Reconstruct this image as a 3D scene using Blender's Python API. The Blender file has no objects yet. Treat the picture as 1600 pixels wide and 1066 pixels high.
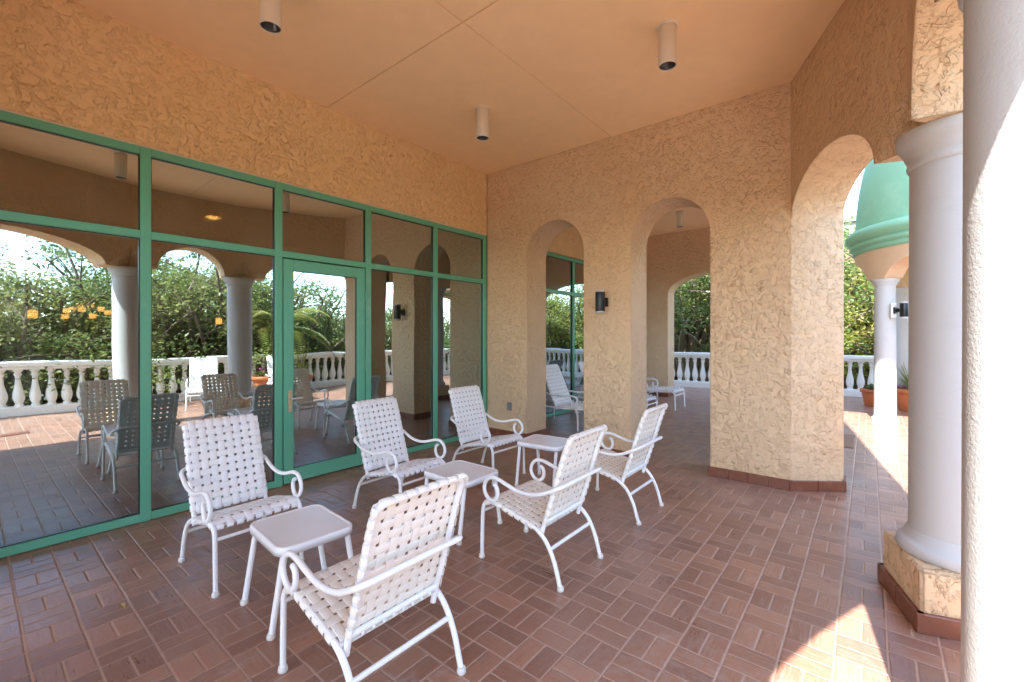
import bpy, math, random
from mathutils import Vector, Matrix
R = math.radians
random.seed(7)
scn = bpy.context.scene
col = scn.collection

# ------------------------------------------------------------------ mesh collector
class MB:
    def __init__(s):
        s.v = []; s.f = []; s.sm = []
    def add(s, vs, fs, smooth=False):
        o = len(s.v)
        s.v += [tuple(p) for p in vs]
        for f in fs:
            s.f.append(tuple(i + o for i in f)); s.sm.append(smooth)
        return s
    def box(s, x0, x1, y0, y1, z0, z1, M=None):
        vs = [(x, y, z) for z in (z0, z1) for y in (y0, y1) for x in (x0, x1)]
        if M: vs = [M @ Vector(p) for p in vs]
        return s.add(vs, [(0, 2, 3, 1), (4, 5, 7, 6), (0, 1, 5, 4), (2, 6, 7, 3), (0, 4, 6, 2), (1, 3, 7, 5)])
    def bbox(s, x0, x1, y0, y1, z0, z1, b=.004, M=None):
        # box with chamfered edges
        X = (x0, x0 + b, x1 - b, x1); Y = (y0, y0 + b, y1 - b, y1); Z = (z0, z0 + b, z1 - b, z1)
        vs = []; fs = []; idx = {}
        def V(i, j, k):
            key = (i, j, k)
            if key not in idx:
                idx[key] = len(vs); vs.append((X[i], Y[j], Z[k]))
            return idx[key]
        fs.append([V(1,1,0), V(1,2,0), V(2,2,0), V(2,1,0)])
        fs.append([V(1,1,3), V(2,1,3), V(2,2,3), V(1,2,3)])
        fs.append([V(1,0,1), V(2,0,1), V(2,0,2), V(1,0,2)])
        fs.append([V(1,3,1), V(1,3,2), V(2,3,2), V(2,3,1)])
        fs.append([V(0,1,1), V(0,1,2), V(0,2,2), V(0,2,1)])
        fs.append([V(3,1,1), V(3,2,1), V(3,2,2), V(3,1,2)])
        for k, kk in ((0, 1), (3, 2)):
            fs.append([V(1,1,k), V(2,1,k), V(2,0,kk), V(1,0,kk)])
            fs.append([V(1,2,k), V(2,2,k), V(2,3,kk), V(1,3,kk)])
            fs.append([V(1,1,k), V(1,2,k), V(0,2,kk), V(0,1,kk)])
            fs.append([V(2,1,k), V(2,2,k), V(3,2,kk), V(3,1,kk)])
        for (i, ii) in ((0, 1), (3, 2)):
            for (j, jj) in ((0, 1), (3, 2)):
                fs.append([V(i,jj,1), V(i,jj,2), V(ii,j,2), V(ii,j,1)])
                for (k, kk) in ((0, 1), (3, 2)):
                    fs.append([V(i,jj,kk), V(ii,j,kk), V(ii,jj,k)])
        if M: vs = [M @ Vector(p) for p in vs]
        return s.add(vs, fs)
    def prism(s, poly, z0, z1, smooth=False):
        n = len(poly)
        vs = [(x, y, z0) for x, y in poly] + [(x, y, z1) for x, y in poly]
        s.add(vs, [tuple(reversed(range(n))), tuple(range(n, 2 * n))])
        return s.add(vs, [(i, (i + 1) % n, (i + 1) % n + n, i + n) for i in range(n)], smooth)
    def tube(s, pts, r, n=10, cap=True, flat=None):
        # sweep a circle (or ellipse: flat = (a, b, up)) along the path pts
        P = [Vector(p) for p in pts]; m = len(P)
        rr = r if isinstance(r, (list, tuple)) else [r] * m
        T = []
        for i in range(m):
            a = P[max(i - 1, 0)]; b = P[min(i + 1, m - 1)]
            T.append((b - a).normalized())
        up = Vector((0, 0, 1)) if abs(T[0].z) < .9 else Vector((0, 1, 0))
        nrm = (up - T[0] * up.dot(T[0])).normalized()
        vs = []
        for i in range(m):
            nrm = (nrm - T[i] * nrm.dot(T[i])).normalized()
            bi = T[i].cross(nrm)
            for k in range(n):
                a = 2 * math.pi * k / n
                vs.append(P[i] + nrm * (rr[i] * math.cos(a)) + bi * (rr[i] * math.sin(a)))
        fs = [(i * n + k, i * n + (k + 1) % n, (i + 1) * n + (k + 1) % n, (i + 1) * n + k) for i in range(m - 1) for k in range(n)]
        s.add(vs, fs, True)
        if cap:
            s.add(vs[:n], [tuple(reversed(range(n)))]); s.add(vs[-n:], [tuple(range(n))])
        return s
    def lathe(s, prof, c=(0, 0), n=32, a0=0., a1=2 * math.pi, cap=True, smooth=True):
        full = abs(a1 - a0 - 2 * math.pi) < 1e-6
        k = n if full else n + 1
        vs = []
        for r, z in prof:
            for i in range(k):
                a = a0 + (a1 - a0) * i / n
                vs.append((c[0] + r * math.cos(a), c[1] + r * math.sin(a), z))
        fs = []
        for j in range(len(prof) - 1):
            for i in range(n):
                i2 = (i + 1) % k
                fs.append((j * k + i, j * k + i2, (j + 1) * k + i2, (j + 1) * k + i))
        s.add(vs, fs, smooth)
        if cap and full:
            s.add(vs[:k], [tuple(reversed(range(k)))]); s.add(vs[-k:], [tuple(range(k))])
        return s
    def build(s, name, mat, parent=None, loc=None):
        me = bpy.data.meshes.new(name)
        me.from_pydata(s.v, [], s.f)
        me.polygons.foreach_set('use_smooth', s.sm)
        me.materials.append(mat)
        me.update()
        o = bpy.data.objects.new(name, me)
        col.objects.link(o)
        if parent: o.parent = parent
        if loc: o.location = loc
        return o

def spline(pts, k=6):
    P = [Vector(p) for p in pts]; out = []
    for i in range(len(P) - 1):
        p0 = P[max(i - 1, 0)]; p1 = P[i]; p2 = P[i + 1]; p3 = P[min(i + 2, len(P) - 1)]
        for j in range(k):
            t = j / k
            out.append(.5 * ((2 * p1) + (p2 - p0) * t + (2 * p0 - 5 * p1 + 4 * p2 - p3) * t * t + (3 * p1 - p0 - 3 * p2 + p3) * t ** 3))
    out.append(P[-1]); return out

def tag(o, label=None, cat=None, group=None, kind=None):
    if label: o['label'] = label
    if cat: o['category'] = cat
    if group: o['group'] = group
    if kind: o['kind'] = kind
    return o
def thing(name, label, cat, loc=(0, 0, 0), rz=0., group=None):
    o = bpy.data.objects.new(name, None); col.objects.link(o)
    o.empty_display_size = .1
    o.location = loc; o.rotation_euler = (0, 0, rz)
    return tag(o, label, cat, group)
def copy_tree(o, parent=None):
    c = o.copy(); col.objects.link(c)
    if parent: c.parent = parent
    for ch in list(o.children): copy_tree(ch, c)
    return c

# ------------------------------------------------------------------ materials
class NT:
    def __init__(s, name):
        s.m = bpy.data.materials.new(name); s.m.use_nodes = True
        s.t = s.m.node_tree; s.t.nodes.clear()
        s.out = s.n('ShaderNodeOutputMaterial')
    def n(s, typ, **kw):
        nd = s.t.nodes.new(typ)
        for k, v in kw.items():
            if k.startswith('i_'):
                nd.inputs[k[2:].replace('_', ' ')].default_value = v
            else: setattr(nd, k, v)
        return nd
    def l(s, a, b): s.t.links.new(a, b)
    def val(s, x, sock):
        if isinstance(x, (int, float)): sock.default_value = x
        else: s.l(x, sock)
    def math(s, op, a, b=None, c=None):
        nd = s.n('ShaderNodeMath', operation=op)
        s.val(a, nd.inputs[0])
        if b is not None: s.val(b, nd.inputs[1])
        if c is not None: s.val(c, nd.inputs[2])
        return nd.outputs[0]
    def smooth(s, x, lo, hi, a=0., b=1.):
        nd = s.n('ShaderNodeMapRange', interpolation_type='SMOOTHSTEP')
        s.val(x, nd.inputs['Value'])
        nd.inputs['From Min'].default_value = lo; nd.inputs['From Max'].default_value = hi
        nd.inputs['To Min'].default_value = a; nd.inputs['To Max'].default_value = b
        return nd.outputs['Result']
    def noise(s, co, scale, detail=2., rough=.5, dist=0.):
        nd = s.n('ShaderNodeTexNoise')
        s.l(co, nd.inputs['Vector'])
        nd.inputs['Scale'].default_value = scale; nd.inputs['Detail'].default_value = detail
        nd.inputs['Roughness'].default_value = rough; nd.inputs['Distortion'].default_value = dist
        return nd.outputs['Fac']
    def mix(s, fac, a, b):
        nd = s.n('ShaderNodeMix', data_type='RGBA')
        s.val(fac, nd.inputs[0])
        for x, k in ((a, 6), (b, 7)):
            if isinstance(x, tuple): nd.inputs[k].default_value = (*x, 1)
            else: s.l(x, nd.inputs[k])
        return nd.outputs[2]
    def co(s, kind='Object'):
        return s.n('ShaderNodeTexCoord').outputs[kind]
    def bump(s, h, strength=1., dist=.01, nrm=None):
        nd = s.n('ShaderNodeBump')
        nd.inputs['Strength'].default_value = strength; nd.inputs['Distance'].default_value = dist
        s.l(h, nd.inputs['Height'])
        if nrm: s.l(nrm, nd.inputs['Normal'])
        return nd.outputs['Normal']
    def pbr(s, color, rough=.6, normal=None, metallic=0., spec=.5):
        b = s.n('ShaderNodeBsdfPrincipled')
        if isinstance(color, tuple): b.inputs['Base Color'].default_value = (*color, 1)
        else: s.l(color, b.inputs['Base Color'])
        s.val(rough, b.inputs['Roughness']); b.inputs['Metallic'].default_value = metallic
        b.inputs['Specular IOR Level'].default_value = spec
        if normal: s.l(normal, b.inputs['Normal'])
        s.l(b.outputs[0], s.out.inputs['Surface'])
        return s.m

def mapped(t, co, off=(0, 0, 0), sc=(1, 1, 1)):
    mp = t.n('ShaderNodeMapping'); t.l(co, mp.inputs['Vector'])
    mp.inputs['Location'].default_value = off; mp.inputs['Scale'].default_value = sc
    return mp.outputs[0]

def mat_stucco(name, c1, c2, scale=9., dist=.016):
    t = NT(name); co = t.co()
    nA = t.noise(co, scale, 2.5, .5, .7)
    nB = t.noise(mapped(t, co, (7.3, 2.1, 4.7)), scale * 1.45, 2.2, .5, 1.1)
    nC = t.noise(mapped(t, co, (1.3, 9.1, 3.7)), scale * .9, 1., .5)
    nD = t.noise(mapped(t, co, (3.1, 5.9, 8.2)), scale * 1.1, 1., .5)
    fA = t.smooth(nC, .44, .57); fB = t.smooth(nD, .44, .60)
    nE = t.noise(mapped(t, co, (8.8, .4, 6.1)), scale * .62, 2., .5, .9)
    nF = t.noise(mapped(t, co, (2.6, 7.7, 1.9)), scale * 2.3, 2., .5, .6)
    fE = t.smooth(t.noise(mapped(t, co, (5.5, 3.3, 2.2)), scale * .7, 1., .5), .46, .60)
    pA = t.math('MULTIPLY', t.smooth(nA, .50, .528), fA)
    pB = t.math('MULTIPLY', t.smooth(nB, .51, .535), fB)
    pE = t.math('MULTIPLY', t.smooth(nE, .50, .52), fE)
    pF = t.math('MULTIPLY', t.smooth(nF, .56, .60), fB)
    h = t.math('ADD', t.math('MULTIPLY', pA, .62), t.math('MULTIPLY', pB, .48))
    h = t.math('ADD', h, t.math('MULTIPLY', pE, .35)); h = t.math('ADD', h, t.math('MULTIPLY', pF, .26))
    h = t.math('ADD', h, t.math('MULTIPLY', t.noise(co, scale * .5, 2.), .8))
    h = t.math('MULTIPLY', h, t.smooth(t.noise(mapped(t, co, (4.4, 6.6, 3.3)), 1.6, 2.), .3, .7, .62, 1.2))
    fine = t.noise(co, 130., 2., .6)
    h = t.math('ADD', h, t.math('MULTIPLY', fine, .05))
    big = t.noise(co, 1.1, 3., .6)
    c = t.mix(t.smooth(big, .35, .65), c1, c2)
    bv = t.n('ShaderNodeBevel', samples=3); bv.inputs['Radius'].default_value = .022
    return t.pbr(c, .85, t.bump(h, 1., dist, bv.outputs[0]), spec=.25)

def mat_paint(name, c, rough=.5, spot=None, fine=0., spec=.5):
    t = NT(name); co = t.co()
    if spot:
        cc = t.mix(t.smooth(t.noise(co, spot[1], 4., .65), spot[2], spot[2] + .18), c, spot[0])
    else:
        cc = t.mix(t.noise(co, 6., 3.), tuple(x * .94 for x in c), tuple(min(1, x * 1.05) for x in c))
    nrm = t.bump(t.noise(co, 220. if fine < 1 else 90., 2., .6), .6, fine if fine < 1 else fine - 1) if fine else None
    return t.pbr(cc, rough, nrm, spec=spec)

def mat_floor(name):
    t = NT(name); co = t.co()
    sx = t.n('ShaderNodeSeparateXYZ'); t.l(co, sx.inputs[0])
    B = .1975
    # slightly wavy hand-laid joints
    w1 = t.noise(co, 2.3, 1.); w2 = t.noise(mapped(t, co, (5, 3, 1)), 2.3, 1.)
    x = t.math('ADD', sx.outputs[0], t.math('MULTIPLY', t.math('SUBTRACT', w1, .5), .012))
    y = t.math('ADD', sx.outputs[1], t.math('MULTIPLY', t.math('SUBTRACT', w2, .5), .012))
    bx = t.math('DIVIDE', t.math('SUBTRACT', x, -.125 - 60 * B), B)
    by = t.math('DIVIDE', t.math('SUBTRACT', y, 2.553 - 60 * B), B)
    ix = t.math('FLOOR', bx); iy = t.math('FLOOR', by)
    u = t.math('SUBTRACT', bx, ix); v = t.math('SUBTRACT', by, iy)
    par = t.math('MODULO', t.math('ADD', ix, iy), 2.)      # 1: split in x (cell of the measured joint)
    ipar = t.math('SUBTRACT', 1., par)
    sp = t.math('ADD', t.math('MULTIPLY', par, u), t.math('MULTIPLY', ipar, v))     # coordinate across the two bricks
    half = t.math('GREATER_THAN', sp, .5)
    dS = t.math('ABSOLUTE', t.math('SUBTRACT', sp, .5))
    dU = t.math('MINIMUM', u, t.math('SUBTRACT', 1., u)); dV = t.math('MINIMUM', v, t.math('SUBTRACT', 1., v))
    d = t.math('MINIMUM', t.math('MINIMUM', dU, dV), dS)
    rough_e = t.math('MULTIPLY', t.math('SUBTRACT', t.noise(co, 45., 2.), .5), .018)
    d = t.math('ADD', d, rough_e)
    brick = t.smooth(d, .012, .030)
    cb = t.n('ShaderNodeCombineXYZ')
    t.l(ix, cb.inputs[0]); t.l(iy, cb.inputs[1]); t.l(half, cb.inputs[2])
    wn = t.n('ShaderNodeTexWhiteNoise', noise_dimensions='3D'); t.l(cb.outputs[0], wn.inputs['Vector'])
    rnd = wn.outputs['Value']
    c = t.mix(rnd, (.215, .088, .050), (.395, .188, .108))
    c = t.mix(t.math('MULTIPLY', t.smooth(t.noise(co, 1.1, 3.), .45, .7), .55), c, (.20, .115, .090))
    grain = t.noise(mapped(t, co, (0, 0, 0), (1, 1, 1)), 60., 4., .7)
    c = t.mix(t.math('MULTIPLY', grain, .35), c, (.38, .22, .165))
    # pale bloom of salts and scuffs
    sc = t.math('MULTIPLY', t.smooth(t.noise(co, 5.5, 5., .7, .5), .54, .72), t.smooth(t.noise(mapped(t, co, (2, 8, 0)), .9, 2.), .42, .62))
    c = t.mix(t.math('MULTIPLY', sc, .55), c, (.46, .38, .34))
    dust = t.math('MULTIPLY', t.smooth(t.noise(mapped(t, co, (4, 1, 0)), .55, 4., .6), .42, .68), t.smooth(t.noise(co, 19., 4., .7), .35, .7))
    c = t.mix(t.math('MULTIPLY', dust, .55), c, (.34, .27, .235))
    streak = t.smooth(t.noise(mapped(t, co, (0, 0, 0), (14, 3, 1)), 4., 3., .6), .60, .75)
    c = t.mix(t.math('MULTIPLY', streak, .10), c, (.45, .35, .30))
    ang = t.n('ShaderNodeCombineXYZ')
    t.l(t.math('ADD', t.math('MULTIPLY', x, t.math('ADD', 9., t.math('MULTIPLY', par, 75.))), t.math('MULTIPLY', rnd, 37.)), ang.inputs[0])
    t.l(t.math('MULTIPLY', y, t.math('ADD', 9., t.math('MULTIPLY', ipar, 75.))), ang.inputs[1])
    stri = t.noise(ang.outputs[0], 1., 3., .65)
    sp2 = t.math('MULTIPLY', t.smooth(stri, .50, .72), t.smooth(t.noise(mapped(t, co, (9, 9, 0)), 1.7, 3., .6), .36, .62))
    c = t.mix(t.math('MULTIPLY', sp2, .42), c, (.46, .34, .27))
    c = t.mix(t.math('MULTIPLY', t.smooth(stri, .46, .30), .35), c, (.13, .062, .048))
    g = t.mix(t.noise(co, 8., 3.), (.37, .205, .14), (.50, .34, .25))
    c = t.mix(brick, g, c)
    rough = t.math('ADD', .10, t.math('MULTIPLY', t.noise(co, 3.5, 5., .6), .30)); rough = t.math('ADD', rough, t.math('MULTIPLY', stri, .16))
    rough = t.math('ADD', rough, t.math('MULTIPLY', t.math('SUBTRACT', 1., brick), .25))
    edge = t.smooth(d, .005, .05)
    h = t.math('ADD', edge, t.math('MULTIPLY', t.noise(co, 70., 3., .6), .22))
    h = t.math('ADD', h, t.math('MULTIPLY', rnd, .25)); h = t.math('ADD', h, t.math('MULTIPLY', stri, .22))
    return t.pbr(c, rough, t.bump(h, .8, .003), spec=.8)

def mat_glass(name, refl=.50, tint=(.60, .58, .54)):
    t = NT(name); co = t.co()
    w = t.noise(co, 1.3, 1.); nrm = t.bump(w, .35, .006)
    gl = t.n('ShaderNodeBsdfGlossy'); gl.inputs['Roughness'].default_value = 0.; gl.inputs['Color'].default_value = (.76, .90, .93, 1)
    t.l(nrm, gl.inputs['Normal'])
    tr = t.n('ShaderNodeBsdfTransparent'); tr.inputs['Color'].default_value = (*tint, 1)
    fr = t.n('ShaderNodeFresnel'); fr.inputs['IOR'].default_value = 1.5
    fac = t.math('ADD', refl, t.math('MULTIPLY', fr.outputs[0], 1 - refl))
    mx = t.n('ShaderNodeMixShader'); t.l(fac, mx.inputs[0]); t.l(tr.outputs[0], mx.inputs[1]); t.l(gl.outputs[0], mx.inputs[2])
    df = t.n('ShaderNodeBsdfDiffuse'); df.inputs['Color'].default_value = (.5, .5, .48, 1)
    sm = t.math('MULTIPLY', t.smooth(t.noise(mapped(t, co, (0, 0, 0), (1, 3, .7)), 2.2, 5., .65), .48, .75), .05)
    m2 = t.n('ShaderNodeMixShader'); t.l(sm, m2.inputs[0]); t.l(mx.outputs[0], m2.inputs[1]); t.l(df.outputs[0], m2.inputs[2])
    t.l(m2.outputs[0], t.out.inputs['Surface'])
    return t.m

def mat_leaf(name, ca, cb_, cc, trans=.48):
    t = NT(name)
    geo = t.n('ShaderNodeNewGeometry'); oi = t.n('ShaderNodeObjectInfo')
    r = geo.outputs['Random Per Island']
    co = t.co()
    c = t.mix(r, ca, cb_)
    c = t.mix(t.smooth(t.noise(co, 1.1, 3.), .42, .62), c, cc)
    hs = t.n('ShaderNodeHueSaturation'); t.l(c, hs.inputs['Color'])
    t.l(t.math('ADD', .475, t.math('MULTIPLY', oi.outputs['Random'], .04)), hs.inputs['Hue'])
    t.l(t.math('ADD', .8, t.math('MULTIPLY', oi.outputs['Random'], .4)), hs.inputs['Value'])
    c = hs.outputs[0]
    d = t.n('ShaderNodeBsdfPrincipled'); t.l(c, d.inputs['Base Color']); d.inputs['Roughness'].default_value = .45
    tl = t.n('ShaderNodeBsdfTranslucent'); t.l(c, tl.inputs['Color'])
    mx = t.n('ShaderNodeMixShader'); mx.inputs[0].default_value = trans
    t.l(d.outputs[0], mx.inputs[1]); t.l(tl.outputs[0], mx.inputs[2]); t.l(mx.outputs[0], t.out.inputs['Surface'])
    return t.m

def mat_emit(name, c, s):
    t = NT(name); e = t.n('ShaderNodeEmission'); e.inputs['Color'].default_value = (*c, 1); e.inputs['Strength'].default_value = s
    t.l(e.outputs[0], t.out.inputs['Surface']); return t.m

M = {}
M['stucco'] = mat_stucco('peach_stucco', (.75, .54, .335), (.71, .495, .295), scale=15.5, dist=.014)
M['stucco_band'] = mat_stucco('peach_stucco_lit', (.88, .635, .345), (.85, .60, .31), scale=14., dist=.016)  # same stucco, lighter and more orange: bounce light painted into the colour
M['ceil'] = mat_paint('ceiling_paint', (.90, .645, .37), .8, fine=.0006, spec=.2)
M['dark_gap'] = mat_paint('dark_gap', (.03, .02, .015), .9)
M['smooth_peach'] = mat_paint('smooth_peach', (.66, .44, .28), .8, spec=.2)
M['column'] = mat_paint('column_paint', (.52, .52, .505), .75, spot=((.48, .475, .46), 2.2, .56), fine=1.0024, spec=.3)
M['green'] = mat_paint('green_frame', (.13, .46, .30), .38, spot=((.19, .52, .37), 3., .56))
M['dome'] = mat_paint('dome_green', (.25, .50, .35), .8, spot=((.30, .55, .40), 1.5, .5), spec=.15)
M['glass'] = mat_glass('tinted_glass')
M['white_metal'] = mat_paint('white_metal', (.86, .855, .84), .35, spot=((.78, .75, .70), 9., .60))
M['strap'] = mat_paint('vinyl_strap', (.86, .855, .835), .42, spot=((.80, .78, .74), 7., .60))
M['strap_aged'] = mat_paint('aged_vinyl_strap', (.86, .815, .72), .45, spot=((.70, .58, .42), 6., .60))
M['table_top'] = mat_paint('table_top', (.83, .81, .78), .28, fine=.0004)
M['rivet'] = mat_paint('rivet', (.45, .40, .33), .4)
M['rubber'] = mat_paint('foot_plastic', (.70, .66, .60), .5)
M['floor'] = mat_floor('basketweave_brick')
M['terracotta'] = mat_paint('glazed_tile', (.20, .068, .036), .35, spot=((.25, .10, .06), 9., .5))
M['mortar'] = mat_paint('mortar', (.40, .30, .24), .9)
M['black'] = mat_paint('black_metal', (.012, .012, .014), .35)
M['baffle'] = mat_paint('baffle', (.03, .03, .03), .3)
M['steel'] = mat_paint('brushed_band', (.55, .55, .55), .4)
M['cream'] = mat_paint('cream_metal', (.74, .66, .52), .45)
M['brass'] = mat_paint('brass_plate', (.62, .43, .24), .35)
M['outlet'] = mat_paint('grey_cover', (.22, .22, .20), .5)
M['balus'] = mat_paint('cast_stone_paint', (.82, .81, .78), .7, spot=((.66, .62, .54), 5., .58), fine=.001)
M['pot'] = mat_paint('terracotta_pot', (.50, .145, .045), .6, spot=((.42, .12, .045), 6., .5))
M['soil'] = mat_paint('soil', (.04, .028, .02), .95)
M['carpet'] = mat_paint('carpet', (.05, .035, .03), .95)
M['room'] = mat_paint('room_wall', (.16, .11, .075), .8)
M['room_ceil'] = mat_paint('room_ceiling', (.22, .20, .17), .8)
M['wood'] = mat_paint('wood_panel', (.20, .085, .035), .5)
M['curtain'] = mat_paint('curtain', (.55, .53, .48), .9)
M['lamp'] = mat_emit('lamp_glow', (1., .50, .12), 1.0)
M['white_wall'] = mat_paint('white_wall', (.22, .20, .17), .8)
M['roof_tile'] = mat_paint('roof_tile', (.15, .07, .045), .8)
M['win_dark'] = mat_paint('dark_window', (.03, .035, .04), .15)
M['grass'] = mat_paint('lawn', (.10, .12, .045), .95, spot=((.16, .14, .07), .4, .5))
M['asphalt'] = mat_paint('asphalt', (.06, .06, .06), .9)
M['bark'] = mat_paint('bark', (.16, .12, .085), .9, spot=((.30, .26, .21), 3., .55), fine=.008)
M['leafA'] = mat_leaf('oak_leaves', (.12, .18, .04), (.26, .33, .085), (.34, .35, .12))
M['leafB'] = mat_leaf('dark_leaves', (.08, .135, .035), (.17, .23, .065), (.22, .26, .08))
M['leafC'] = mat_leaf('bright_leaves', (.16, .22, .035), (.27, .31, .06), (.32, .32, .08))
M['palm'] = mat_leaf('palm_leaves', (.16, .24, .05), (.32, .37, .09), (.38, .36, .11))
M['petal'] = mat_leaf('petals', (.35, .03, .16), (.45, .06, .25), (.30, .02, .22))
M['dead_leaf'] = mat_paint('dead_leaf', (.45, .30, .10), .8)
M['car_paint'] = mat_paint('white_car_paint', (.75, .75, .75), .2)

# ------------------------------------------------------------------ key dimensions (metres, eye at the origin)
GX = -4.52          # face of the glazed wall
YB = 5.0            # near face of the arched wall
CEIL = 3.94
SPR = 2.60

# ------------------------------------------------------------------ setting: ground, floor, ceiling
g = MB(); g.add([(-400, -400, -3.6), (400, -400, -3.6), (400, 400, -3.6), (-400, 400, -3.6)], [(0, 1, 2, 3)])
tag(g.build('ground', M['grass']), 'flat lawn and gardens below the terrace', 'ground', kind='structure')
g = MB(); g.box(-60, 40, 24., 31, -3.59, -3.585)
tag(g.build('road', M['asphalt']), 'grey road running past behind the terrace trees', 'road', kind='structure')
g = MB(); g.prism([(GX - .1, -5), (3.3, -5), (3.3, 14.35), (-.39, 13.85), (-5.2, 13.2), (-6.5, 13.0), (-6.5, 10.9), (GX - .1, 10.9)], -3.6, 0)
tag(g.build('terrace_floor', M['floor']), 'reddish brown basketweave brick floor of porch and terrace', 'floor', kind='structure')
g = MB(); g.bbox(-.335, -.15, 7.36, 8.32, .002, .010, .003)
tag(g.build('floor_panel', M['terracotta']), 'plain brown tile panel set flush into the brick floor behind the pier', 'floor panel', kind='structure')

g = MB(); g.bbox(.80, 1.0, -.1, .62, .002, .010, .003)
tag(g.build('floor_panel', M['terracotta']), 'brown tile panel set flush in the sunny terrace, mirrored at the far left of the glass', 'floor panel', kind='structure')
# wall facets (inner line, outer line)
N3 = Vector((.908, .418))
A0 = Vector((-.58, 5.0)); A1 = Vector((.17, 3.37)); A2 = Vector((.17, 1.69))
D0 = Vector((-.319, -.948)); A3 = A2 + D0 * 2.35
O0 = Vector((-.19, 5.286)); O1 = Vector((.614, 3.467)); O2 = Vector((.614, 1.618)); O3 = A3 + Vector((.41, -.25))
YS = A3.y; TS = .48

def arch_wall(mb, i0, i1, o0, o1, z0, z1, ops, end0=True, end1=True, n=22, c0=0., c1=0.):
    """wall between inner line i0-i1 and outer line o0-o1; ops: (t0, t1, spring, rise) in metres along the inner line"""
    L = (i1 - i0).length
    I = lambda t: i0 + (i1 - i0) * (t / L)
    O = lambda t: o0 + (o1 - o0) * (t / L)
    ops = sorted(ops)
    def q(a, b, c, d): mb.add([a, b, c, d], [(0, 1, 2, 3)])
    def V(p, z): return (p.x, p.y, z)
    def seg(t0, t1, za0, za1, k0=0., k1=0.):      # wall piece above a lower edge za0..za1 (k: extra height of the inner edge)
        if t1 - t0 < 1e-6: return
        q(V(I(t0), za0 + k0), V(I(t1), za1 + k1), V(I(t1), z1), V(I(t0), z1))
        q(V(O(t1), za1), V(O(t0), za0), V(O(t0), z1), V(O(t1), z1))
        q(V(I(t0), z1), V(I(t1), z1), V(O(t1), z1), V(O(t0), z1))
    t = 0.
    for (a, b, sp, rise) in ops:
        seg(t, a, z0, z0, c0 if t == 0. else 0.)
        if a > 1e-6: q(V(I(a), z0), V(O(a), z0), V(O(a), sp), V(I(a), sp))
        if b < L - 1e-6: q(V(O(b), z0), V(I(b), z0), V(I(b), sp), V(O(b), sp))
        m = (a + b) / 2; h = (b - a) / 2
        prev = (a, sp)
        for k in range(1, n + 1):
            an = math.pi * (1 - k / n)
            cur = (m + h * math.cos(an), sp + rise * math.sin(an))
            seg(prev[0], cur[0], prev[1], cur[1])
            vs = [V(I(prev[0]), prev[1]), V(O(prev[0]), prev[1]), V(O(cur[0]), cur[1]), V(I(cur[0]), cur[1])]
            mb.add(vs, [(0, 1, 2, 3)], False)
            prev = cur
        t = b
    seg(t, L, z0, z0, 0., c1)
    if end0 and (not ops or ops[0][0] > 1e-6): q(V(O(0), z0), V(I(0), z0), V(I(0), z1), V(O(0), z1))
    if end1 and (not ops or ops[-1][1] < L - 1e-6): q(V(I(L), z0), V(O(L), z0), V(O(L), z1), V(I(L), z1))

def tile_course(path, closed, h=.10, th=.020, tl=.20, gap=.006, out=1):
    """row of base tiles along a plan path; the tiles stand th proud on its right side (out=1)"""
    mb = MB(); n = len(path); P = [Vector(p) for p in path]
    segs = [(P[i], P[(i + 1) % n]) for i in range(n if closed else n - 1)]
    for a, b in segs:
        d = (b - a); L = d.length
        if L < .01: continue
        d /= L; nr = Vector((d.y, -d.x)) * out
        k = max(1, round(L / tl)); w = L / k
        for j in range(k):
            s0 = j * w + (gap / 2 if j else -th * .98); s1 = (j + 1) * w - (gap / 2 if j < k - 1 else -th * .98)
            p0 = a + d * s0; p1 = a + d * s1
            vs = []
            for z in (.003, h - .006, h):
                ins = .005 if z == h else 0
                for p in (p0, p1): vs.append((p.x + nr.x * (th - ins), p.y + nr.y * (th - ins), z))
            for p in (p0, p1): vs.append((p.x - nr.x * .01, p.y - nr.y * .01, h))
            for p in (p0, p1): vs.append((p.x - nr.x * .01, p.y - nr.y * .01, .003))
            mb.add(vs, [(0, 1, 3, 2), (2, 3, 5, 4), (4, 5, 7, 6), (0, 2, 4, 6, 8), (1, 9, 7, 5, 3)])
    return mb

# arched wall between the two bays
root = thing('arched_wall', 'peach textured stucco wall with two narrow round arches at the end of the porch', 'wall')
mb = MB()
TH = .48
X0 = GX
arch_wall(mb, Vector((GX, YB)), Vector((-1.315, YB)), Vector((GX, YB + TH)), Vector((-1.315, YB + TH)), 0, CEIL,
          [(-3.766 - X0, -2.85 - X0, SPR, .45), (-2.208 - X0, -1.3151 - X0 + 0, SPR, .447)], True, False)
# end pier, skewed face towards the open arch
mb2 = [(-1.315, YB), (-.58, YB), (O0.x, O0.y), (O0.x, YB + TH), (-1.315, YB + TH)]
for k in range(5):      # five faces; the inner one only as the jamb below the springing
    (xa, ya), (xb, yb_) = mb2[k], mb2[(k + 1) % 5]; zt_ = SPR if k == 4 else CEIL
    mb.add([(xa, ya, 0), (xb, yb_, 0), (xb, yb_, zt_), (xa, ya, zt_)], [(0, 1, 2, 3)])
mb.build('wall_body', M['stucco'], root)
tile_course([(GX, YB), (-3.766, YB), (-3.766, YB + TH), (GX, YB + TH)], False).build('base_tile', M['terracotta'], root)
tile_course([(-2.85, YB + TH), (-2.85, YB), (-2.208, YB), (-2.208, YB + TH)], True).build('base_tile', M['terracotta'], root)
tile_course(mb2, True).build('base_tile', M['terracotta'], root)

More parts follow.
